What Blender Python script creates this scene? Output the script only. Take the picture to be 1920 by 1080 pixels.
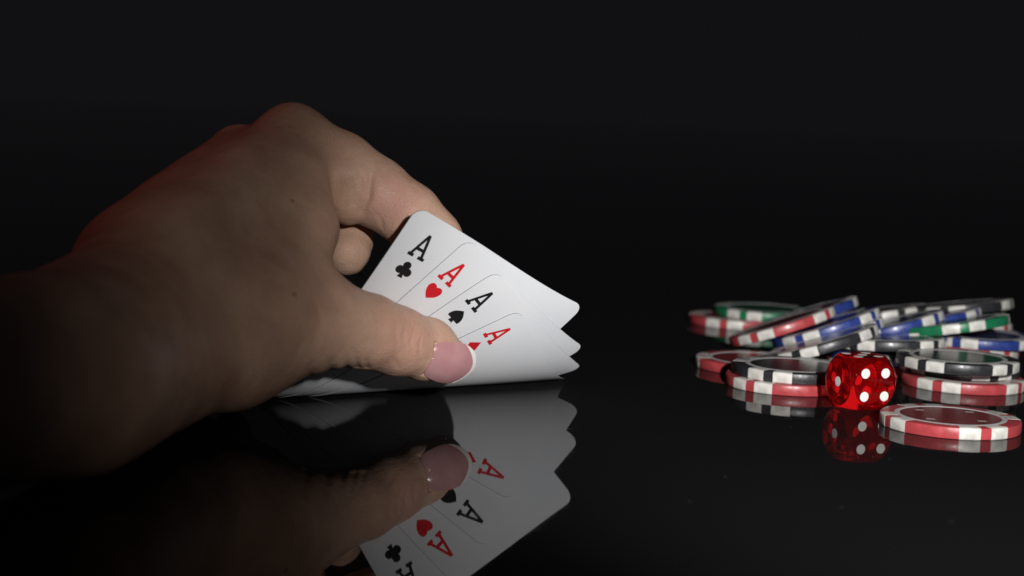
import bpy, bmesh, math, random
import numpy as np
from mathutils import Vector, Matrix, Euler

random.seed(7)
SC = bpy.context.scene
COL = SC.collection
for o in list(bpy.data.objects):
    bpy.data.objects.remove(o)

# ------------------------------------------------------------------ camera
FPX, CAM_H, CAM_Y = 3345.0, 0.0895, -0.50
PITCH, ROLL = math.atan(360 / 3345.0), math.radians(2.5)
cd = bpy.data.cameras.new('camera')
cam = bpy.data.objects.new('camera', cd)
COL.objects.link(cam)
_f = np.array([0, math.cos(PITCH), -math.sin(PITCH)])
_r = np.array([1.0, 0, 0])
_u = np.array([0, math.sin(PITCH), math.cos(PITCH)])
CR = math.cos(ROLL) * _r + math.sin(ROLL) * _u
CU = -math.sin(ROLL) * _r + math.cos(ROLL) * _u
CP = np.array([0, CAM_Y, CAM_H])
cam.matrix_world = Matrix(((CR[0], CU[0], -_f[0], CP[0]), (CR[1], CU[1], -_f[1], CP[1]),
                           (CR[2], CU[2], -_f[2], CP[2]), (0, 0, 0, 1)))
cd.sensor_width = 36.0
cd.lens = FPX * 36.0 / 1920.0
cd.clip_start, cd.clip_end = 0.01, 60.0
cd.dof.use_dof = True
cd.dof.focus_distance = 0.522
cd.dof.aperture_fstop = 13.0
SC.camera = cam

# ------------------------------------------------------------------ world and lamps
w = bpy.data.worlds.new('World')
SC.world = w
w.use_nodes = True
bg = w.node_tree.nodes['Background']
bg.inputs[0].default_value = (0.0056, 0.0056, 0.0063, 1)
bg.inputs[1].default_value = 1.0


def lamp(name, kind, loc, target, energy, color, radius, spot=None, blend=1.0):
    d = bpy.data.lights.new(name, kind)
    d.energy, d.color, d.shadow_soft_size = energy, color, radius
    if kind == 'SPOT':
        d.spot_size, d.spot_blend = math.radians(spot), blend
    o = bpy.data.objects.new(name, d)
    COL.objects.link(o)
    o.location = loc
    o.rotation_euler = (Vector(target) - Vector(loc)).to_track_quat('-Z', 'Y').to_euler()
    return o


lamp('key_lamp', 'SPOT', (0.12, -0.51, 0.160), (0.094, 0.03, 0.02), 18.8, (1.0, 0.985, 0.965), 0.008, 36.0, 1.0)
lamp('key_lamp_spill', 'SPOT', (0.12, -0.51, 0.172), (0.064, 0.03, 0.02), 1.85, (1.0, 0.94, 0.86), 0.010, 49, 1.0)
lamp('red_rim_lamp', 'SPOT', (-0.32, 0.04, 0.30), (-0.085, -0.01, 0.05), 0.24, (1.0, 0.13, 0.08), 0.07, 40, 1.0)

SC.view_settings.view_transform = 'Standard'
SC.view_settings.look = 'None'
SC.view_settings.exposure = 0.0
SC.view_settings.gamma = 1.0
SC.view_settings.use_curve_mapping = False
SC.cycles.max_bounces = 16
SC.cycles.transmission_bounces = 14
SC.cycles.glossy_bounces = 8
SC.cycles.caustics_refractive = True
SC.cycles.caustics_reflective = True
SC.cycles.sample_clamp_indirect = 4.0


# ------------------------------------------------------------------ helpers
def tag(o, label=None, cat=None, group=None, kind=None):
    for k, v in (('label', label), ('category', cat), ('group', group), ('kind', kind)):
        if v:
            o[k] = v
    return o


def link(name, me, mats=(), parent=None):
    o = bpy.data.objects.new(name, me)
    COL.objects.link(o)
    if me is not None:
        for m in mats:
            if m.name not in [x.name for x in me.materials if x]:
                me.materials.append(m)
    o.parent = parent
    return o


def empty(name, loc=(0, 0, 0)):
    o = bpy.data.objects.new(name, None)
    o.empty_display_size = 0.01
    COL.objects.link(o)
    o.location = loc
    return o


def mat(name, color, rough=0.5, **kw):
    m = bpy.data.materials.new(name)
    m.use_nodes = True
    p = m.node_tree.nodes['Principled BSDF']
    p.inputs['Base Color'].default_value = (*color, 1)
    p.inputs['Roughness'].default_value = rough
    for k, v in kw.items():
        p.inputs[k.replace('_', ' ')].default_value = v
    return m


def nodes(m):
    nt = m.node_tree
    return nt, nt.nodes, nt.links, nt.nodes['Principled BSDF']


def add_noise_color(m, c1, c2, scale, detail=3.0, lo=0.35, hi=0.65, coord='Object'):
    nt, N, L, p = nodes(m)
    tc = N.new('ShaderNodeTexCoord')
    n = N.new('ShaderNodeTexNoise')
    n.inputs['Scale'].default_value = scale
    n.inputs['Detail'].default_value = detail
    r = N.new('ShaderNodeValToRGB')
    r.color_ramp.elements[0].position, r.color_ramp.elements[1].position = lo, hi
    r.color_ramp.elements[0].color = (*c1, 1)
    r.color_ramp.elements[1].color = (*c2, 1)
    L.new(tc.outputs[coord], n.inputs['Vector'])
    L.new(n.outputs['Fac'], r.inputs['Fac'])
    L.new(r.outputs['Color'], p.inputs['Base Color'])
    return r


def add_bump(m, scale, strength, dist, kind='noise', coord='Object', detail=4.0):
    nt, N, L, p = nodes(m)
    tc = N.new('ShaderNodeTexCoord')
    if kind == 'noise':
        n = N.new('ShaderNodeTexNoise')
        n.inputs['Detail'].default_value = detail
        out = n.outputs['Fac']
    else:
        n = N.new('ShaderNodeTexVoronoi')
        n.feature = 'DISTANCE_TO_EDGE'
        out = n.outputs['Distance']
    n.inputs['Scale'].default_value = scale
    b = N.new('ShaderNodeBump')
    b.inputs['Strength'].default_value = strength
    b.inputs['Distance'].default_value = dist
    L.new(tc.outputs[coord], n.inputs['Vector'])
    L.new(out, b.inputs['Height'])
    prev = p.inputs['Normal'].links[0].from_socket if p.inputs['Normal'].is_linked else None
    if prev:
        L.new(prev, b.inputs['Normal'])
    L.new(b.outputs['Normal'], p.inputs['Normal'])
    return b


def rough_noise(m, scale, lo, hi):
    nt, N, L, p = nodes(m)
    tc = N.new('ShaderNodeTexCoord')
    n = N.new('ShaderNodeTexNoise')
    n.inputs['Scale'].default_value = scale
    n.inputs['Detail'].default_value = 6
    mr = N.new('ShaderNodeMapRange')
    mr.inputs['From Min'].default_value, mr.inputs['From Max'].default_value = 0.3, 0.7
    mr.inputs['To Min'].default_value, mr.inputs['To Max'].default_value = lo, hi
    L.new(tc.outputs['Object'], n.inputs['Vector'])
    L.new(n.outputs['Fac'], mr.inputs['Value'])
    L.new(mr.outputs['Result'], p.inputs['Roughness'])


def P(u, v, y):
    """world point in mm on the plane Y=y (mm) seen at photograph pixel (u, v)"""
    d = CR * (u - 960) / FPX - CU * (v - 540) / FPX + _f
    t = (y / 1000.0 - CP[1]) / d[1]
    return (CP + t * d) * 1000.0


# ------------------------------------------------------------------ materials
M = {}
M['table'] = mat('black_gloss_acrylic', (0.009, 0.009, 0.0095), 0.02, IOR=1.135)
rough_noise(M['table'], 9.0, 0.012, 0.03)
nt, N, L, p = nodes(M['table'])
tc2 = N.new('ShaderNodeTexCoord')
mp = N.new('ShaderNodeMapping')
mp.inputs['Rotation'].default_value = (0, 0, 0.9)
mp.inputs['Scale'].default_value = (22, 330, 1)
sm = N.new('ShaderNodeTexNoise')
sm.inputs['Scale'].default_value = 1.0
sm.inputs['Detail'].default_value = 5
srp = N.new('ShaderNodeMapRange')
srp.inputs['From Min'].default_value, srp.inputs['From Max'].default_value = 0.60, 0.74
srp.inputs['To Min'].default_value, srp.inputs['To Max'].default_value = 0.0, 0.10
ad = N.new('ShaderNodeMath')
L.new(tc2.outputs['Object'], mp.inputs['Vector'])
L.new(mp.outputs['Vector'], sm.inputs['Vector'])
L.new(sm.outputs['Fac'], srp.inputs['Value'])
L.new(p.inputs['Roughness'].links[0].from_socket, ad.inputs[0])
L.new(srp.outputs['Result'], ad.inputs[1])
L.new(ad.outputs[0], p.inputs['Roughness'])
tc = N.new('ShaderNodeTexCoord')
vo = N.new('ShaderNodeTexVoronoi')
vo.inputs['Scale'].default_value = 260
lt = N.new('ShaderNodeMath')
lt.operation = 'LESS_THAN'
lt.inputs[1].default_value = 0.055
sep = N.new('ShaderNodeSeparateColor')
gt = N.new('ShaderNodeMath')
gt.operation = 'GREATER_THAN'
gt.inputs[1].default_value = 0.86
mu = N.new('ShaderNodeMath')
mu.operation = 'MULTIPLY'
mx = N.new('ShaderNodeMix')
mx.data_type = 'RGBA'
mx.inputs['A'].default_value = (0.009, 0.009, 0.0095, 1)
mx.inputs['B'].default_value = (0.20, 0.20, 0.20, 1)
L.new(tc.outputs['Object'], vo.inputs['Vector'])
L.new(vo.outputs['Distance'], lt.inputs[0])
L.new(vo.outputs['Color'], sep.inputs['Color'])
L.new(sep.outputs['Red'], gt.inputs[0])
L.new(lt.outputs[0], mu.inputs[0])
L.new(gt.outputs[0], mu.inputs[1])
L.new(mu.outputs[0], mx.inputs['Factor'])
L.new(mx.outputs['Result'], p.inputs['Base Color'])

M['card'] = mat('card_stock', (0.74, 0.76, 0.80), 0.42, IOR=1.45)
add_bump(M['card'], 150, 0.22, 0.0002, 'noise', 'UV', 3.0)
add_noise_color(M['card'], (0.72, 0.745, 0.79), (0.77, 0.785, 0.815), 60, 5, 0.3, 0.7)
M['card_back'] = mat('card_back_print', (0.02, 0.035, 0.16), 0.4)
M['card_edge'] = mat('card_cut_edge', (0.16, 0.165, 0.18), 0.7)
M['ink_red'] = mat('red_ink', (0.62, 0.014, 0.024), 0.42)
M['ink_black'] = mat('black_ink', (0.012, 0.012, 0.014), 0.40)
for k in ('ink_red', 'ink_black'):
    add_bump(M[k], 900, 0.08, 0.0002)
# card back: a lattice print, still blue all over
nt, N, L, p = nodes(M['card_back'])
tc = N.new('ShaderNodeTexCoord')
ck = N.new('ShaderNodeTexChecker')
ck.inputs['Scale'].default_value = 420
ck.inputs['Color1'].default_value = (0.02, 0.035, 0.17, 1)
ck.inputs['Color2'].default_value = (0.35, 0.38, 0.5, 1)
L.new(tc.outputs['Object'], ck.inputs['Vector'])
L.new(ck.outputs['Color'], p.inputs['Base Color'])

CHIP_COL = {'red': (0.36, 0.048, 0.055), 'black': (0.022, 0.023, 0.026),
            'blue': (0.022, 0.042, 0.20), 'green': (0.010, 0.15, 0.065)}
for k, c in CHIP_COL.items():
    m = mat('chip_' + k, c, 0.34, IOR=1.48)
    add_noise_color(m, tuple(x * 0.85 for x in c), tuple(min(1, x * 1.15) for x in c), 300, 6)
    add_bump(m, 2500, 0.10, 0.00015)
    rough_noise(m, 700, 0.26, 0.46)
    M['chip_' + k] = m
M['chip_white'] = mat('chip_white', (0.72, 0.71, 0.68), 0.38)
add_noise_color(M['chip_white'], (0.46, 0.45, 0.415), (0.66, 0.65, 0.62), 330, 8)
add_bump(M['chip_white'], 2200, 0.10, 0.00015)
M['chip_ring'] = mat('chip_ring_plastic', (0.50, 0.50, 0.50), 0.35)
for k, c in (('red', (0.17, 0.02, 0.022)), ('black', (0.012, 0.012, 0.014)),
             ('blue', (0.015, 0.022, 0.10)), ('green', (0.010, 0.07, 0.035))):
    M['inlay_' + k] = mat('chip_inlay_' + k, c, 0.22)
M['inlay_print'] = mat('chip_inlay_print', (0.45, 0.36, 0.34), 0.25)

M['die'] = mat('red_translucent_acrylic', (0.86, 0.008, 0.012), 0.015, IOR=1.49)
M['die'].node_tree.nodes['Principled BSDF'].inputs['Transmission Weight'].default_value = 0.94
M['pip'] = mat('white_pip_paint', (0.66, 0.66, 0.63), 0.4)

M['nail'] = mat('pink_nail_gel', (0.62, 0.30, 0.31), 0.12, IOR=1.5)
add_noise_color(M['nail'], (0.47, 0.235, 0.245), (0.52, 0.275, 0.285), 200, 3)
M['nail'].node_tree.nodes['Principled BSDF'].inputs['Coat Weight'].default_value = 1.0
M['nail'].node_tree.nodes['Principled BSDF'].inputs['Coat Roughness'].default_value = 0.13
M['nail_tip'] = mat('white_nail_tip', (0.86, 0.84, 0.82), 0.12)
M['nail_tip'].node_tree.nodes['Principled BSDF'].inputs['Coat Weight'].default_value = 1.0
M['nail_tip'].node_tree.nodes['Principled BSDF'].inputs['Coat Roughness'].default_value = 0.13

# skin
m = mat('skin', (0.56, 0.36, 0.26), 0.48, IOR=1.4)
M['skin'] = m
nt, N, L, p = nodes(m)
p.inputs['Subsurface Weight'].default_value = 0.22
p.inputs['Subsurface Radius'].default_value = (1.0, 0.36, 0.2)
p.inputs['Subsurface Scale'].default_value = 0.003
p.inputs['Specular IOR Level'].default_value = 0.35
ramp = add_noise_color(m, (0.49, 0.295, 0.21), (0.65, 0.425, 0.315), 75, 9, 0.3, 0.7)
src = ramp.outputs['Color']
geo = N.new('ShaderNodeNewGeometry')


def skin_spot(center_mm, radius_mm, color, amount, src):
    sub = N.new('ShaderNodeVectorMath')
    sub.operation = 'DISTANCE'
    sub.inputs[1].default_value = tuple(c / 1000 for c in center_mm)
    tcs = N.new('ShaderNodeTexCoord')
    L.new(tcs.outputs['Object'], sub.inputs[0])
    mr = N.new('ShaderNodeMapRange')
    mr.interpolation_type = 'SMOOTHSTEP'
    mr.inputs['From Min'].default_value = 0
    mr.inputs['From Max'].default_value = radius_mm / 1000
    mr.inputs['To Min'].default_value = amount
    mr.inputs['To Max'].default_value = 0
    L.new(sub.outputs['Value'], mr.inputs['Value'])
    mx = N.new('ShaderNodeMix')
    mx.data_type = 'RGBA'
    L.new(mr.outputs['Result'], mx.inputs['Factor'])
    L.new(src, mx.inputs['A'])
    mx.inputs['B'].default_value = (*color, 1)
    return mx.outputs['Result']


SKIN_SPOT = skin_spot
SKIN_SRC = src
add_bump(m, 1000, 0.40, 0.00045, 'voronoi')
add_bump(m, 300, 0.32, 0.0008, 'noise')
add_bump(m, 110, 0.22, 0.002, 'noise', 'Object', 2.0)
rough_noise(m, 500, 0.36, 0.56)

# ------------------------------------------------------------------ table
bm = bmesh.new()
bmesh.ops.create_grid(bm, x_segments=2, y_segments=2, size=6.0)
me = bpy.data.meshes.new('table_top')
bm.to_mesh(me)
bm.free()
table = link('table', me, [M['table']])
tag(table, 'glossy black table top mirroring the cards and chips', kind='structure')

# ------------------------------------------------------------------ playing cards
CO, CD, CN = np.array([-24.7, 38.2]), np.array([.806, .592]), np.array([.592, -.806])


def kf(t):
    t = np.asarray(t, float)
    tc_ = np.clip(t, -10, None)
    return .0165 + 5.2e-6 * np.clip(32 - tc_, -8, None) ** 2 + np.clip(-10 - t, 0, None) * .00038



def bent(Lv, t, off):
    """flat card coordinates (arc length L, t) in mm -> bent surface point (mm), lifted by off along the back normal"""
    Lv, t = np.asarray(Lv, float), np.asarray(t, float)
    k = kf(t)
    s = np.where(Lv > 0, 0, Lv)
    lo, hi = np.zeros_like(Lv), np.full_like(Lv, 80.0)
    for _ in range(40):
        mid = (lo + hi) / 2
        mm = 2 * k * mid
        a = .5 * mid * np.sqrt(1 + mm * mm) + np.arcsinh(mm) / (4 * k)
        big = a > Lv
        hi = np.where(big, mid, hi)
        lo = np.where(big, lo, mid)
    s = np.where(Lv > 0, (lo + hi) / 2, Lv)
    sp = np.clip(s, 0, None)
    z = k * sp * sp
    sl = 2 * k * sp
    nn = np.sqrt(1 + sl * sl)
    xy = CO + s[:, None] * CN + t[:, None] * CD
    up = np.column_stack([-(sl / nn)[:, None] * CN, 1 / nn])
    return np.column_stack([xy, z]) + up * np.asarray(off).reshape(-1, 1)


def flat_fill(loops, step):
    """2D outlines (even-odd) -> triangulated, grid-cut flat mesh: verts (n,2), faces"""
    cu = bpy.data.curves.new('tmp', 'CURVE')
    cu.dimensions = '2D'
    cu.fill_mode = 'BOTH'
    for lp in loops:
        sp = cu.splines.new('POLY')
        sp.points.add(len(lp) - 1)
        for i, (a, b) in enumerate(lp):
            sp.points[i].co = (a, b, 0, 1)
        sp.use_cyclic_u = True
    ob = bpy.data.objects.new('tmp', cu)
    me = bpy.data.meshes.new_from_object(ob)
    bm = bmesh.new()
    bm.from_mesh(me)
    bpy.data.objects.remove(ob)
    bpy.data.curves.remove(cu)
    bpy.data.meshes.remove(me)
    bmesh.ops.remove_doubles(bm, verts=bm.verts, dist=1e-4)
    for ax in (0, 1):
        vals = [v.co[ax] for v in bm.verts]
        c = math.floor(min(vals) / step) * step + step * 0.5
        while c < max(vals):
            no = [0, 0, 0]
            co = [0, 0, 0]
            no[ax], co[ax] = 1, c
            bmesh.ops.bisect_plane(bm, geom=bm.verts[:] + bm.edges[:] + bm.faces[:], plane_co=co, plane_no=no, dist=1e-5)
            c += step
    bmesh.ops.recalc_face_normals(bm, faces=bm.faces)
    bm.verts.index_update()
    V = np.array([[v.co.x, v.co.y] for v in bm.verts])
    Fc = [[v.index for v in f.verts] for f in bm.faces]
    B = [(e.verts[0].index, e.verts[1].index) for e in bm.edges if len(e.link_faces) == 1]
    bm.free()
    return V, Fc, B


def rounded_rect(w_, h_, r, n=8):
    pts = []
    for cx, cy, a0 in ((w_ - r, r, -90), (w_ - r, h_ - r, 0), (r, h_ - r, 90), (r, r, 180)):
        for i in range(n + 1):
            a = math.radians(a0 + 90 * i / n)
            pts.append((cx + r * math.cos(a), cy + r * math.sin(a)))
    return pts


def star_union(test_pts):
    return test_pts


def radial_outline(inside, n=160, rmax=4.0):
    pts = []
    for i in range(n):
        a = 2 * math.pi * i / n
        lo = 0
        r = rmax
        while r > 0 and not inside(r * math.cos(a), r * math.sin(a)):
            r -= 0.02
        pts.append((r * math.cos(a), r * math.sin(a)))
    return pts


def in_club(x, y):   # y down
    for cx, cy in ((0, -1.35), (-1.35, 0.55), (1.35, 0.55)):
        if (x - cx) ** 2 + (y - cy) ** 2 < 1.27 ** 2:
            return True
    if abs(x) < 0.75 and abs(y) < 0.8:
        return True
    return 0 <= y < 2.75 and abs(x) < 0.22 + 0.75 * max(0, (y - 0.7) / 2.05) ** 1.5


def in_heart(x, y, s=1.0):
    x, y = abs(x) / 2.75, (-y + 0.15) / 2.8
    return (x * x + y * y - 0.62) ** 3 - 1.15 * x * x * y ** 3 < 0 or False


def in_spade(x, y):
    if in_heart(x * 1.0, -(y + 0.05)) and y < 1.9:
        return True
    return 0 <= y < 2.85 and abs(x) < 0.20 + 0.85 * max(0, (y - 1.0) / 1.85) ** 1.4


def in_diamond(x, y):
    return abs(x) / 2.15 + abs(y) / 2.85 < 1


SUIT = {'clubs': in_club, 'hearts': in_heart, 'spades': in_spade, 'diamonds': in_diamond}


def letter_a(h=7.9, w_=5.9):
    # slab serif capital A, x across centred, y down from apex
    def q(a, b):
        return (a * w_, b * h)
    o = [(-.065, 0), (.09, 0), (.365, .87), (.475, .87), (.475, 1), (.11, 1), (.11, .87), (.205, .87), (.155, .70),
         (-.18, .70), (-.24, .87), (-.14, .87), (-.14, 1), (-.475, 1), (-.475, .87), (-.39, .87)]
    i = [(.006, .21), (-.135, .575), (.118, .575)]
    return [[q(*a) for a in o], [q(*a) for a in i]]


CARD_W, CARD_H, THK, GAP = 63.5, 88.0, 0.24, 0.27
INDEX_AT = [((8.1, 5.5), (7.6, 17.8)), ((5.1, 6.6), (5.2, 19.1)), ((5.3, 5.4), (5.6, 17.7)), ((5.2, 5.2), (5.4, 17.6))]
CARDS = [
    ('clubs', (74.6, -32.1), (-.935, -.355), 'ink_black', 'ace of clubs, rearmost and tallest of the four fanned cards'),
    ('hearts', (68.0, -15.3), (-.835, -.55), 'ink_red', 'ace of hearts between the ace of clubs and the ace of spades'),
    ('spades', (60.2, -4.6), (-.78, -.625), 'ink_black', 'ace of spades between the ace of hearts and the ace of diamonds'),
    ('diamonds', (48.8, 6.3), (-.70, -.715), 'ink_red', 'ace of diamonds in front of the fan, its pip half under the thumbnail'),
]
cardV, cardF, cardB = flat_fill([rounded_rect(CARD_W, CARD_H, 3.6)], 2.0)
aV, aF, aB = flat_fill(letter_a(), 0.8)


def area2(V, f):
    return sum(V[f[i]][0] * V[f[(i + 1) % len(f)]][1] - V[f[(i + 1) % len(f)]][0] * V[f[i]][1] for i in range(len(f)))


def card_map(ab, tl, d, off):
    d = np.array(d) / np.linalg.norm(d)
    e = np.array([d[1], -d[0]])
    q_ = np.array(tl) + ab[:, 1:2] * d + ab[:, 0:1] * e
    return bent(q_[:, 0], q_[:, 1], np.full(len(ab), off))


for ci, (suit, tl, d, ink, label) in enumerate(CARDS):
    off = 0.06 + (3 - ci) * GAP
    face = card_map(cardV, tl, d, off)
    back = card_map(cardV, tl, d, off + THK)
    n = len(cardV)
    # orientation: the face must look down/front
    faces, mi = [], []
    tri = cardF[0]
    nrm = np.cross(face[tri[1]] - face[tri[0]], face[tri[2]] - face[tri[0]])
    flip = np.dot(nrm, back[tri[0]] - face[tri[0]]) > 0
    for f in cardF:
        faces.append(f[::-1] if flip else list(f))
        mi.append(0)
        faces.append([i + n for i in (f if flip else f[::-1])])
        mi.append(1)
    for a, b in cardB:
        faces.append([a, b, b + n, a + n])
        mi.append(2)
    origin = face.mean(0)
    origin[2] = 0
    me = bpy.data.meshes.new('playing_card')
    me.from_pydata([tuple((v - origin) / 1000) for v in np.vstack([face, back])], [], faces)
    uv = me.uv_layers.new(name='UVMap')
    ab2 = np.vstack([cardV, cardV]) / 63.0
    for lp in me.loops:
        uv.data[lp.index].uv = ab2[lp.vertex_index]
    me.materials.append(M['card'])
    me.materials.append(M['card_back'])
    me.materials.append(M['card_edge'])
    me.polygons.foreach_set('material_index', mi)
    me.polygons.foreach_set('use_smooth', [i < 2 * len(cardF) for i in range(len(faces))])
    bmx = bmesh.new()
    bmx.from_mesh(me)
    rim = [e for e in bmx.edges if any(abs(f.calc_area()) and len(f.verts) == 4 and not f.smooth for f in e.link_faces)]
    for e in rim:
        e.smooth = False
    bmesh.ops.recalc_face_normals(bmx, faces=[f for f in bmx.faces if not f.smooth])
    bmx.to_mesh(me)
    bmx.free()
    root = link('playing_card', me)
    root.location = origin / 1000
    tag(root, label, 'playing card', 'four aces lifted off the table')
    # print: index letter and pip in two opposite corners
    pf = radial_outline(SUIT[suit])
    pV, pF, pB = flat_fill([pf], 0.8)
    for rot in (0, 1):
        for nm, V2, F2, c in (('index_letter', aV, aF, INDEX_AT[ci][0]), ('suit_pip', pV, pF, INDEX_AT[ci][1])):
            q_ = V2 + np.array(c)
            if rot:
                q_ = np.array([CARD_W, CARD_H]) - q_
            pts = card_map(q_, tl, d, off - 0.03)
            me2 = bpy.data.meshes.new(nm)
            me2.from_pydata([tuple((v - origin) / 1000) for v in pts], [], F2)
            o2 = link(nm, me2, [M[ink]], root)


# ------------------------------------------------------------------ poker chips
CHIP_R, CHIP_T = 20.0, 3.4


def chip_profile(off=0.0):
    r, t = CHIP_R + off, CHIP_T
    return [(15.2, -off), (r - .5, -off), (r - .15, .14), (r, .5), (r, t - .5), (r - .15, t - .14), (r - .5, t + off), (15.2, t + off)]


def revolve(prof, a0, a1, n, closed):
    V, Fc = [], []
    m_ = len(prof)
    cnt = n if closed else n + 1
    for i in range(cnt):
        a = a0 + (a1 - a0) * i / n
        for r, z in prof:
            V.append((r * math.cos(a) / 1000, r * math.sin(a) / 1000, z / 1000))
    for i in range(n):
        j = (i + 1) % cnt
        for k in range(m_ - 1):
            Fc.append((i * m_ + k, j * m_ + k, j * m_ + k + 1, i * m_ + k + 1))
    if not closed:
        Fc.append(tuple(range(m_))[::-1])
        Fc.append(tuple((cnt - 1) * m_ + k for k in range(m_)))
    return V, Fc


def mesh_from(name, V, Fc, material, smooth_angle=35):
    me = bpy.data.meshes.new(name)
    me.from_pydata(V, [], Fc)
    me.materials.append(material)
    bm = bmesh.new()
    bm.from_mesh(me)
    bmesh.ops.recalc_face_normals(bm, faces=bm.faces)
    for f in bm.faces:
        f.smooth = True
    for e in bm.edges:
        if len(e.link_faces) != 2 or e.calc_face_angle(0) > math.radians(smooth_angle):
            e.smooth = False
    bm.to_mesh(me)
    bm.free()
    return me


CHIP_ME = {}


def chip_meshes(color):
    if color in CHIP_ME:
        return CHIP_ME[color]
    d = {}
    V, Fc = revolve([(0.0001, 0.06)] + [(14.9, 0.06)] + chip_profile() + [(14.9, CHIP_T - .06), (0.0001, CHIP_T - .06)], 0, 2 * math.pi, 96, True)
    d['body'] = mesh_from('chip_body', V, Fc, M['chip_' + color], 40)
    prof = chip_profile(.05)
    sw = math.radians(17.5)
    prof_s = prof + [(16.2, CHIP_T - .3), (16.2, .3)]
    V, Fc = revolve(chip_profile(.05)[:0] + [(16.0, -.05)] + prof[1:-1] + [(16.0, CHIP_T + .05)], -sw / 2, sw / 2, 8, False)
    d['spot'] = mesh_from('edge_spot', V, Fc, M['chip_white'], 50)
    for nm, z0, s in (('ring_top', CHIP_T, 1), ('ring_bot', 0.0, -1)):
        V, Fc = revolve([(15.9, z0 - s * .05), (15.9, z0 + s * .02), (15.6, z0 + s * .10), (14.7, z0 + s * .10), (14.4, z0 + s * .02), (14.4, z0 - s * .2)], 0, 2 * math.pi, 96, True)
        d[nm] = mesh_from(nm, V, Fc, M['chip_ring'], 50)
        V, Fc = revolve([(0.0001, z0 - s * .02), (14.35, z0 - s * .02), (14.35, z0 - s * .1)], 0, 2 * math.pi, 64, True)
        d[nm + '_inlay'] = mesh_from('inlay', V, Fc, M['inlay_' + color], 50)
    # printed lozenges around the inlay, standing for the faint print
    V, Fc = [], []
    for q_ in range(4):
        a = math.pi / 2 * q_ + .5
        for da, rr in ((0, 8.6), (.17, 10.4), (0, 12.2), (-.17, 10.4)):
            V.append((rr * math.cos(a + da) / 1000, rr * math.sin(a + da) / 1000, (CHIP_T + .005) / 1000))
        Fc.append(tuple(range(4 * q_, 4 * q_ + 4)))
    d['print'] = mesh_from('inlay_print', V, Fc, M['inlay_print'])
    CHIP_ME[color] = d
    return d


CHIPS_AT = []


def chip(color, loc_mm, phase, label, tilt=(0, 0), printed=False):
    """loc_mm: centre of the bottom face; phase: degrees of the spot pattern; tilt: (about X, about Y) degrees"""
    d = chip_meshes(color)
    root = empty('poker_chip', tuple(c / 1000 for c in loc_mm))
    tag(root, label, 'poker chip', 'poker chips heaped at the right')
    R_ = Matrix.Rotation(math.radians(tilt[1]), 4, 'Y') @ Matrix.Rotation(math.radians(tilt[0]), 4, 'X') @ Matrix.Rotation(math.radians(phase), 4, 'Z')
    root.rotation_euler = R_.to_euler()
    link('body', d['body'], (), root)
    for q_ in range(4):
        for s in (-1, 1):
            o = link('edge_spot', d['spot'], (), root)
            o.rotation_euler = (0, 0, math.radians(90 * q_ + s * 13.5))
    link('ring', d['ring_top'], (), root)
    link('ring', d['ring_bot'], (), root)
    link('inlay', d['ring_top_inlay'], (), root)
    link('inlay', d['ring_bot_inlay'], (), root)
    if printed:
        link('inlay_print', d['print'], (), root)
    return root


def on_plane(u, v, z):
    d = CR * (u - 960) / FPX - CU * (v - 540) / FPX + _f
    t = (z / 1000.0 - CP[2]) / d[2]
    return (CP + t * d) * 1000.0


def flat_chip(color, u, v, ztop, phase, label, tilt=(0, 0), printed=False):
    c = on_plane(u, v, ztop)
    c[2] -= CHIP_T
    return chip(color, c, phase, label, tilt, printed)


def air_chip(color, u, v, y, phase, label, tilt):
    c = P(u, v, y)
    nrm = Matrix.Rotation(math.radians(tilt[1]), 3, 'Y') @ Matrix.Rotation(math.radians(tilt[0]), 3, 'X') @ Vector((0, 0, 1))
    c = c - np.array(nrm) * CHIP_T / 2
    return chip(color, c, phase, label, tilt)


T = CHIP_T
flat_chip('red', 1477, 705, T, 225.5, 'red chip on the table directly under the flat black chip left of the die')
flat_chip('black', 1490, 684, 2 * T + .05, 237, 'flat black chip with a pale ring lying on a red chip left of the die')
flat_chip('red', 1414, 672, T, 262, 'shadowed red chip flat on the table behind the black chip left of the die')
flat_chip('red', 1384, 592, T, 246, 'small far red chip lying flat at the left end of the heap')
flat_chip('green', 1432, 577, 2 * T + .05, 238, 'green chip lying on the far red chip at the left end of the heap')
air_chip('red', 1466, 611, 150, 232, 'red chip tilted up to the right, leftmost of the leaning chips', (-5, -20))
air_chip('blue', 1512, 592, 176, 262, 'dark blue chip peeping out above the top end of the leaning red chip', (-5, -20))
air_chip('blue', 1548, 614, 140, 233, 'upper of two leaning blue chips stacked between the red and the black leaning chip', (-5, -20))
air_chip('blue', 1554, 630, 134, 235, 'lower of two leaning blue chips stacked between the red and the black leaning chip', (-5, -19))
air_chip('black', 1540, 645, 112, 236, 'black chip tilted up to the right just behind the die', (-5, -19))
air_chip('blue', 1668, 613, 150, 228, 'upper blue chip leaning behind the level black chip above the die', (-5, -17))
air_chip('blue', 1676, 630, 146, 206, 'lower blue chip lying on the level black chip above the die', (-5, -3))
air_chip('black', 1662, 641, 118, 225, 'level black chip resting just above and behind the die', (-3, -2))
air_chip('blue', 1738, 600, 165, 236, 'blue chip leaning at the back of the heap beside the right green chip', (-5, -12))
air_chip('green', 1786, 610, 140, 179, 'green chip leaning at the right side of the heap', (-5, -10))
air_chip('black', 1800, 577, 190, 240, 'topmost black chip at the back right of the heap', (-5, -8))
air_chip('black', 1640, 590, 190, 200, 'dark chip half hidden at the very back behind the leaning black chip', (-5, -10))
flat_chip('black', 1796, 668, 3 * T + .15, 222, 'black chip on top of the short stack right of the die')
flat_chip('black', 1800, 678, 2 * T + .1, 200, 'middle chip of the short stack right of the die')
flat_chip('red', 1806, 704, T, 232, 'red chip at the bottom of the short stack right of the die')
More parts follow.
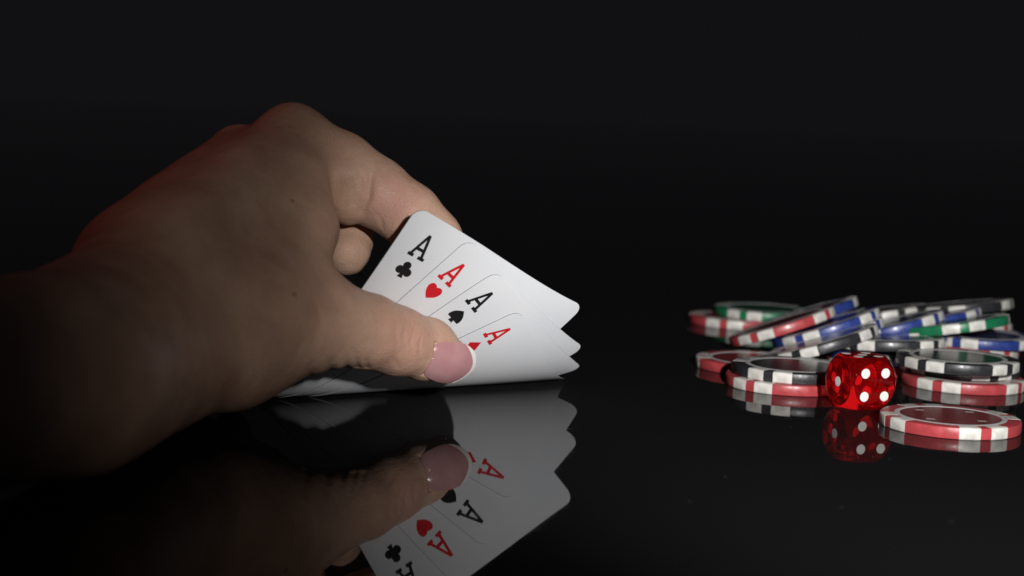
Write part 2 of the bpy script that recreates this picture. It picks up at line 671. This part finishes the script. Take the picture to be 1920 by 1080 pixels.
flat_chip('red', 1782, 779, T, 196, 'red chip nearest the camera, flat on the table right of the die', printed=True)

# chips lying under the heap, which the leaning ones rest on
for col_, x_, y_, lay_, ph_, lb_ in (
        ('red', 131.4, 119, 0, 210, 'red chip on the table, lowest under the level black chip behind the die'),
        ('blue', 132.2, 118, 1, 240, 'blue chip directly under the level black chip behind the die'),
        ('black', 166, 150, 0, 250, 'black chip on the table, lowest under the right green chip'),
        ('red', 167, 151, 1, 215, 'red chip second from the table under the right green chip'),
        ('blue', 172, 149, 2, 232, 'blue chip third from the table under the right green chip'),
        ('green', 176, 192, 0, 236, 'green chip on the table at the far right back of the heap'),
        ('black', 177, 191, 1, 205, 'black chip second from the table at the far right back of the heap'),
        ('red', 175, 192, 2, 228, 'red chip just under the topmost black chip at the back right'),
        ('black', 135, 192, 0, 220, 'black chip flat on the table behind the blue leaning chips')):
    chip(col_, (x_, y_, lay_ * (T + .03)), ph_, lb_)

# ------------------------------------------------------------------ die
def die():
    a, Rr = 8.0, 10.7
    bm = bmesh.new()
    bmesh.ops.create_cube(bm, size=2.0)
    bmesh.ops.subdivide_edges(bm, edges=bm.edges[:], cuts=40, use_grid_fill=True)
    for v in bm.verts:
        d = v.co.normalized()
        mx = max(abs(d.x), abs(d.y), abs(d.z))
        rc, rs = a / mx, Rr
        k = 0.35
        h = max(0, min(1, .5 + .5 * (rs - rc) / k))
        r = rs * (1 - h) + rc * h - k * h * (1 - h)
        # keep the flat faces exact
        v.co = d * r
        v.co.z += a
        v.co *= 0.001
    for f in bm.faces:
        f.smooth = True
    me = bpy.data.meshes.new('die')
    bm.to_mesh(me)
    bm.free()
    me.materials.append(M['die'])
    c = (P(1624, 700, 28.5) + P(1661, 699, 31.0) + P(1621, 740, 28.2) + P(1657, 739, 30.8)) / 4
    yaw = math.atan2(2.6, 6.5)
    fn = np.array([math.sin(yaw), -math.cos(yaw), 0])
    c = c - fn * a
    o = link('die', me)
    o.location = (c[0] / 1000, c[1] / 1000, 0.0)
    o.rotation_euler = (0, 0, yaw)
    tag(o, 'translucent red six-sided die with white pips standing among the chips', 'die')
    # pips: shallow domed paint discs
    bm = bmesh.new()
    rp = 1.5
    n = 28
    rings = [(rp, -.25), (rp, 0.02), (rp * .8, .05), (rp * .4, .06)]
    V = []
    for r, z in rings:
        V.append([bm.verts.new((r * math.cos(2 * math.pi * i / n) / 1000, r * math.sin(2 * math.pi * i / n) / 1000, z / 1000)) for i in range(n)])
    for k in range(len(rings) - 1):
        for i in range(n):
            bm.faces.new((V[k][i], V[k][(i + 1) % n], V[k + 1][(i + 1) % n], V[k + 1][i]))
    bm.faces.new(V[-1])
    bm.faces.new(V[0][::-1])
    pm = bpy.data.meshes.new('pip')
    bm.to_mesh(pm)
    bm.free()
    pm.materials.append(M['pip'])
    s = 3.5
    four = [(-s, -s), (s, -s), (-s, s), (s, s)]
    lay = {'front': four, 'top': four + [(0, 0)], 'left': [(0, 0)], 'right': [(-s, -s), (-s, 0), (-s, s), (s, -s), (s, 0), (s, s)],
           'back': [(-s, -s), (0, 0), (s, s)], 'bottom': [(-s, -s), (s, s)]}
    rot = {'front': Euler((math.pi / 2, 0, 0)), 'top': Euler((0, 0, 0)), 'left': Euler((0, -math.pi / 2, 0)),
           'right': Euler((0, math.pi / 2, 0)), 'back': Euler((-math.pi / 2, 0, 0)), 'bottom': Euler((math.pi, 0, 0))}
    for fc, pts in lay.items():
        R_ = rot[fc].to_matrix()
        for x, y in pts:
            dd = (a - .0) if fc != 'bottom' else a - .12
            q_ = R_ @ Vector((x, y, dd)) + Vector((0, 0, a))
            po = link('pip', pm, (), o)
            po.location = q_ / 1000
            po.rotation_euler = rot[fc]
    return o


die()


# ------------------------------------------------------------------ hand
def card_gap(p):
    """signed distance (mm) above the bent cards' mid surface: + behind (back side), - in front (face side)"""
    q_ = p[:, :2] - CO
    s, t = q_ @ CN, q_ @ CD
    sp = np.clip(s, 0, None)
    k = kf(t)
    return (p[:, 2] - k * sp * sp) / np.sqrt(1 + (2 * k * sp) ** 2)


def round_cone(p, a, b, ra, rb):
    ba = b - a
    l2 = ba @ ba
    h = np.clip(((p - a) @ ba) / l2, 0, 1)
    q_ = p - a - h[:, None] * ba
    return np.sqrt((q_ * q_).sum(1)) - (ra + (rb - ra) * h)


def smin(a, b, k):
    h = np.clip(.5 + .5 * (b - a) / k, 0, 1)
    return b + (a - b) * h - k * h * (1 - h)


def smax(a, b, k):
    return -smin(-a, -b, k)


def chain(p, pts, k=2.0):
    d = None
    for (a, ra), (b, rb) in zip(pts[:-1], pts[1:]):
        c = round_cone(p, a, b, ra, rb)
        d = c if d is None else smin(d, c, k)
    return d


def J(u, v, y, r):
    return (P(u, v, y), r)


def W(x, y, z, r):
    return (np.array([x, y, z], float), r)


PALM = [
    ([J(548, 264, 6, 9.6), J(470, 350, -12, 12), J(330, 480, -46, 15)], 8),
    ([J(446, 292, 20, 8.6), J(262, 490, -40, 15)], 12),
    ([J(500, 300, 14, 7.5), J(360, 430, -20, 12)], 10),
    ([J(400, 360, 36, 8.0), J(235, 520, -32, 14)], 10),
    ([J(380, 440, 48, 7.0), J(235, 590, -30, 13)], 10),
    ([J(556, 345, -4, 9), J(560, 430, -12, 10), J(490, 560, -28, 17)], 10),
    ([J(598, 606, -24, 11.0), J(430, 635, -38, 18), J(290, 655, -56, 19), J(170, 705, -95, 19)], 12),
    ([J(330, 640, -20, 20), J(480, 540, 18, 15)], 10),
    ([J(215, 572, -62, 16), J(80, 674, -115, 18), W(-150, -195, 33, 21), W(-235, -330, 38, 27)], 12),
    ([J(262, 676, -66, 15), J(140, 740, -112, 16.5), W(-155, -195, 22, 21), W(-240, -330, 28, 27)], 12),
]
INDEX = [J(548, 264, 6, 9.6), J(640, 315, 8, 9.4), J(704, 360, 8, 9.2), J(768, 404, 6, 8.4), J(812, 446, 9, 7.4), J(838, 474, 14, 6.4)]
LOBE = [J(634, 336, 4, 8.2), J(653, 384, 4, 5.8)]
MIDDLE = [J(446, 292, 20, 8.6), J(585, 335, 32, 8.8), J(630, 400, 27, 8.6), J(648, 440, 20, 7.8), J(650, 471, 15, 7.0)]
RING = [J(400, 360, 36, 8.0), J(470, 400, 62, 8.2), J(500, 500, 58, 7.2), J(490, 540, 46, 6.6)]
PINKY = [J(380, 440, 48, 7.0), J(420, 480, 66, 6.8), J(440, 560, 58, 6.2), J(440, 600, 46, 5.6)]
THUMB = [J(598, 606, -24, 11.0), J(690, 621, -17, 9.8), J(742, 639, -11, 9.2), J(800, 655, -3, 8.4), J(835, 671, 3.2, 6.5)]


def hand_raw(p):
    d = None
    for pts, k in PALM:
        c = chain(p, pts, 5.0)
        d = c if d is None else smin(d, c, k)
    idx = chain(p, INDEX, 4.0)
    idx = smax(idx, 1.3 - card_gap(p), 1.5)
    d = smin(d, idx, 5.0)
    d = smin(d, round_cone(p, LOBE[0][0], LOBE[1][0], LOBE[0][1], LOBE[1][1]), 1.6)
    d = smin(d, chain(p, RING, 2.0), 3.0)
    d = smin(d, chain(p, PINKY, 2.0), 3.0)
    d = smin(d, chain(p, MIDDLE, 3.0), 1.5)
    th = chain(p, THUMB, 3.0)
    th = smax(th, card_gap(p) + 0.3, 1.0)
    d = smin(d, th, 7.0)
    return smax(d, 0.25 - p[:, 2], 3.0)


def hit(u, v, f, y0=-80.0, y1=60.0):
    """first point of the hand surface seen at a photograph pixel"""
    ys = np.arange(y0, y1, 0.25)
    pts = np.array([P(u, v, y) for y in ys])
    d = f(pts)
    i = np.where(d < 0)[0]
    return pts[i[0]] if len(i) else pts[int(np.argmin(d))]


# thumbnail frame, laid on the thumb
NC = hit(846, 682, hand_raw)
_e = np.eye(3) * .3
NN = np.array([(hand_raw((NC + _e[i])[None]) - hand_raw((NC - _e[i])[None]))[0] for i in range(3)])
NN = NN / np.linalg.norm(NN)
NB = hit(808, 678, hand_raw)
NL = P(892, 686, NC[1] + 5.0) - NB
NN = NN - 0
NL = NL / np.linalg.norm(NL)
NN = NN - NL * (NN @ NL)
NN = NN / np.linalg.norm(NN)
NWV = np.cross(NL, NN)
if NWV[2] < 0:
    NWV = -NWV
NAIL_L, NAIL_W, NAIL_R = 15.3, 10.7, 7.4
NBASE = NB + NL * 0.2 + NN * -0.25
print('NAIL', NC, NN, NL, NWV)


def nail_arch(a):
    return 5.4 * (1 - (1 - a) ** 2.5) - 4.5 * a


def nail_coords(p):
    q_ = p - NBASE
    a = (q_ @ NL) / NAIL_L
    x, h = q_ @ NWV, q_ @ NN + NAIL_R
    ang = np.arctan2(x, h)
    r = np.sqrt(x * x + h * h)
    arch = nail_arch(np.clip(a, 0, 1))
    return a, ang * NAIL_R / (NAIL_W / 2), r - NAIL_R - arch


def hand_sdf(p):
    d = hand_raw(p)
    near = np.sum((p - NC) ** 2, 1) < 20 ** 2
    if near.any():
        pn = p[near]
        a, b, h = nail_coords(pn)
        reg = np.maximum(np.maximum((np.abs(b) - 1) * NAIL_W / 2, -a * NAIL_L), -(h + .35))
        d[near] = smax(d[near], -reg, .7)
    return d


# skin creases: polylines (u, v, y), half width mm, depth mm
CREASES = []


def crease(pts, wd, dp, open_end=False):
    dense = []
    for a, b in zip(pts[:-1], pts[1:]):
        for i in range(8):
            dense.append((a[0] + (b[0] - a[0]) * i / 8, a[1] + (b[1] - a[1]) * i / 8))
    dense.append(pts[-1])
    CREASES.append(([hit(u, v, hand_raw) for u, v in dense], wd, dp, open_end))


def crease_disp(p):
    out = np.zeros(len(p))
    for pts, wd, dp, open_end in CREASES:
        c0 = np.mean(pts, 0)
        near = np.where(np.sum((p - c0) ** 2, 1) < 30 ** 2)[0]
        if not len(near):
            continue
        pn = p[near]
        acc = np.zeros(len(near))
        n = len(pts) - 1
        for i in range(n):
            t = (i + .5) / n
            w_ = math.sin(math.pi / 2 * t) ** 1.5 if open_end else math.sin(math.pi * t)
            dm = round_cone(pn, pts[i], pts[i + 1], 0, 0)
            acc = np.maximum(acc, w_ * np.exp(-(dm / wd) ** 2))
        out[near] += dp * acc
    return out


def surface_nets(f, lo, hi, h):
    n = np.ceil((hi - lo) / h).astype(int) + 1
    xs = [lo[i] + h * np.arange(n[i]) for i in range(3)]
    vals = np.empty(n, np.float32)
    Y, Z = np.meshgrid(xs[1], xs[2], indexing='ij')
    yz = np.column_stack([Y.ravel(), Z.ravel()])
    for i in range(0, n[0], 8):
        xx = xs[0][i:i + 8]
        pp = np.concatenate([np.column_stack([np.full(len(yz), x), yz]) for x in xx])
        vals[i:i + len(xx)] = f(pp).reshape(len(xx), n[1], n[2])
    neg = vals < 0
    cshape = tuple(n - 1)
    acc = np.zeros(cshape + (3,), np.float32)
    cnt = np.zeros(cshape, np.float32)
    offs = [(i, j, k) for i in (0, 1) for j in (0, 1) for k in (0, 1)]

    def sl(o):
        return tuple(slice(o[a], o[a] + cshape[a]) for a in range(3))
    for o in offs:
        for ax in range(3):
            if o[ax]:
                continue
            o2 = list(o)
            o2[ax] = 1
            va, vb = vals[sl(o)], vals[sl(o2)]
            cr = neg[sl(o)] != neg[sl(o2)]
            t = np.where(cr, va / (va - vb + 1e-12), 0)
            for b in range(3):
                acc[..., b] += np.where(cr, o[b] + (t if b == ax else 0), 0)
            cnt += cr
    act = cnt > 0
    ids = np.full(cshape, -1, np.int64)
    ids[act] = np.arange(act.sum())
    cell = np.argwhere(act)
    V = lo + h * (cell + acc[act] / cnt[act][:, None])
    quads = []
    for ax in range(3):
        b, c = (ax + 1) % 3, (ax + 2) % 3
        s0 = [slice(0, n[i]) for i in range(3)]
        a0, a1 = list(s0), list(s0)
        a0[ax], a1[ax] = slice(0, n[ax] - 1), slice(1, n[ax])
        e = np.argwhere(neg[tuple(a0)] != neg[tuple(a1)])
        ok = (e[:, b] > 0) & (e[:, c] > 0) & (e[:, b] < n[b] - 1) & (e[:, c] < n[c] - 1)
        e = e[ok]
        inside = neg[e[:, 0], e[:, 1], e[:, 2]]

        def idx(db, dc):
            q_ = e.copy()
            q_[:, b] -= db
            q_[:, c] -= dc
            return ids[q_[:, 0], q_[:, 1], q_[:, 2]]
        q4 = np.column_stack([idx(1, 1), idx(0, 1), idx(0, 0), idx(1, 0)])
        q4[~inside] = q4[~inside][:, ::-1]
        quads.append(q4)
    return V, np.vstack(quads)


def project(V, f, it=3):
    for _ in range(it):
        d = f(V)
        e = 0.15
        g = np.column_stack([f(V + np.eye(3)[i] * e) - f(V - np.eye(3)[i] * e) for i in range(3)]) / (2 * e)
        gl = np.linalg.norm(g, axis=1, keepdims=True) + 1e-9
        V = V - g / gl * np.clip(d, -1, 1)[:, None] * .9
    return V, g / gl


# thumb side creases and knuckle folds
crease([(642, 640), (648, 668), (650, 692)], 1.2, 0.55, True)
crease([(664, 652), (669, 674), (670, 690)], 1.0, 0.6, True)
crease([(686, 664), (688, 680), (688, 690)], 0.9, 0.5, True)
crease([(618, 656), (620, 680), (620, 700)], 1.4, 0.6, True)
crease([(584, 676), (582, 700), (580, 714)], 1.5, 0.6, True)
crease([(792, 622), (786, 645), (788, 668)], 0.45, 0.2)
crease([(778, 612), (770, 640), (774, 672)], 0.5, 0.2)
crease([(760, 605), (756, 635), (760, 660)], 0.5, 0.16)
crease([(735, 668), (748, 690)], 0.7, 0.25)
crease([(744, 600), (742, 625), (745, 650)], 0.6, 0.14)
crease([(590, 560), (600, 590), (602, 620)], 1.2, 0.22)
crease([(560, 600), (566, 640), (560, 672)], 1.4, 0.22)
crease([(600, 470), (590, 500), (600, 535)], 1.0, 0.22)
crease([(526, 236), (540, 232), (556, 236)], 0.8, 0.2)
crease([(530, 250), (546, 246), (562, 250)], 0.8, 0.18)
crease([(708, 400), (716, 415), (718, 430)], 0.7, 0.2)
crease([(770, 345), (778, 352), (786, 362)], 0.7, 0.16)
crease([(698, 318), (693, 350), (690, 372), (674, 406)], 1.0, 1.1)
crease([(672, 318), (679, 345), (677, 370)], 0.7, 0.4)
crease([(642, 322), (648, 355), (645, 390)], 1.0, 0.8)
crease([(655, 326), (660, 352), (656, 376)], 0.7, 0.4)

hlo, hhi = np.array([-290., -372., -1.5]), np.array([2., 80., 92.])
# coarse pass in two boxes would leave a seam, so one box: the forearm is thinned by its own bounds
V, Q = surface_nets(hand_sdf, np.array([-262., -345., -1.5]), np.array([2., 78., 90.]), 1.7)
me = bpy.data.meshes.new('hand')
me.from_pydata([tuple(v) for v in V], [], [tuple(q_) for q_ in Q])
bm = bmesh.new()
bm.from_mesh(me)
bmesh.ops.subdivide_edges(bm, edges=[e for e in bm.edges if (e.verts[0].co.y > -90)], cuts=1, use_grid_fill=True)
V = np.array([v.co[:] for v in bm.verts])
V, G = project(V, hand_sdf, 3)
for v, c in zip(bm.verts, V):
    v.co = c
bmesh.ops.subdivide_edges(bm, edges=[e for e in bm.edges if (e.verts[0].co.x > -62 and e.verts[0].co.y > -50)], cuts=1, use_grid_fill=True)
V = np.array([v.co[:] for v in bm.verts])
V, G = project(V, hand_sdf, 2)
V = V - G * crease_disp(V)[:, None]
for v, c in zip(bm.verts, V):
    v.co = c / 1000
bmesh.ops.recalc_face_normals(bm, faces=bm.faces)
for f in bm.faces:
    f.smooth = True
bm.to_mesh(me)
bm.free()
base = P(430, 640, -38)
hand = link('hand', me, [M['skin']])
hand.name = 'hand'
tag(hand, 'left hand with a french manicure lifting four aces between thumb and fingers', 'hand')

s_ = SKIN_SPOT(hit(770, 640, hand_raw), 16, (0.60, 0.31, 0.24), 0.55, SKIN_SRC)
s_ = SKIN_SPOT(hit(740, 380, hand_raw), 15, (0.62, 0.33, 0.28), 0.6, s_)
s_ = SKIN_SPOT(hit(548, 377, hand_raw), 1.0, (0.20, 0.10, 0.07), 0.7, s_)
s_ = SKIN_SPOT(hit(552, 552, hand_raw), 1.1, (0.20, 0.10, 0.07), 0.7, s_)
nt, N, L, p = nodes(M['skin'])
L.new(s_, p.inputs['Base Color'])


# thumb nail: curved plate fitted on the thumb
def nail():
    Wd, Rc, Ln = NAIL_W, NAIL_R, NAIL_L

    def pt(a, b, off):
        ang = b * (Wd / 2) / Rc
        arch = nail_arch(min(a, 1.0))
        rr = Rc + arch + off
        return NBASE + NL * (a * Ln) + NWV * (rr * math.sin(ang)) + NN * (rr * math.cos(ang) - Rc)

    def half(a):
        # half width of the outline at a
        e0 = min(1.0, a / .16)
        bw = 0.74 + 0.26 * math.sqrt(max(0, 1 - (1 - e0) ** 2))
        if a > .44:
            x = (a - .44) / .56
            bw *= max(0.0, 1 - x ** 2.3) ** (1 / 2.3)
        return bw

    def plate(name, a_lo, a_hi, th, off, m_, na=26, nb=18):
        V, Fc = [], []
        for side in (0, 1):
            for i in range(na + 1):
                for j in range(nb + 1):
                    b = -1 + 2 * j / nb
                    lo_, hi_ = a_lo(b), a_hi(b)
                    a = lo_ + (hi_ - lo_) * i / na
                    bb = b * half(min(a, .999))
                    V.append(tuple(pt(a, bb, off - side * th) / 1000))
        K = (na + 1) * (nb + 1)

        def ix(i, j, s):
            return s * K + i * (nb + 1) + j
        for i in range(na):
            for j in range(nb):
                Fc.append((ix(i, j, 0), ix(i + 1, j, 0), ix(i + 1, j + 1, 0), ix(i, j + 1, 0)))
                Fc.append((ix(i, j, 1), ix(i, j + 1, 1), ix(i + 1, j + 1, 1), ix(i + 1, j, 1)))
        for i in range(na):
            for j in (0, nb):
                Fc.append((ix(i, j, 0), ix(i + 1, j, 0), ix(i + 1, j, 1), ix(i, j, 1)))
        for j in range(nb):
            for i in (0, na):
                Fc.append((ix(i, j, 0), ix(i, j + 1, 0), ix(i, j + 1, 1), ix(i, j, 1)))
        mm_ = mesh_from(name, V, Fc, m_, 60)
        o = link(name, mm_, (), hand)
        return o
    smile = lambda b: 0.90 - .24 * abs(b) ** 2.4
    plate('thumbnail', lambda b: 0.0, lambda b: 0.985, .55, 0.0, M['nail'])
    plate('nail_tip', smile, lambda b: 1.0, .62, 0.05, M['nail_tip'], 10, 24)


nail()
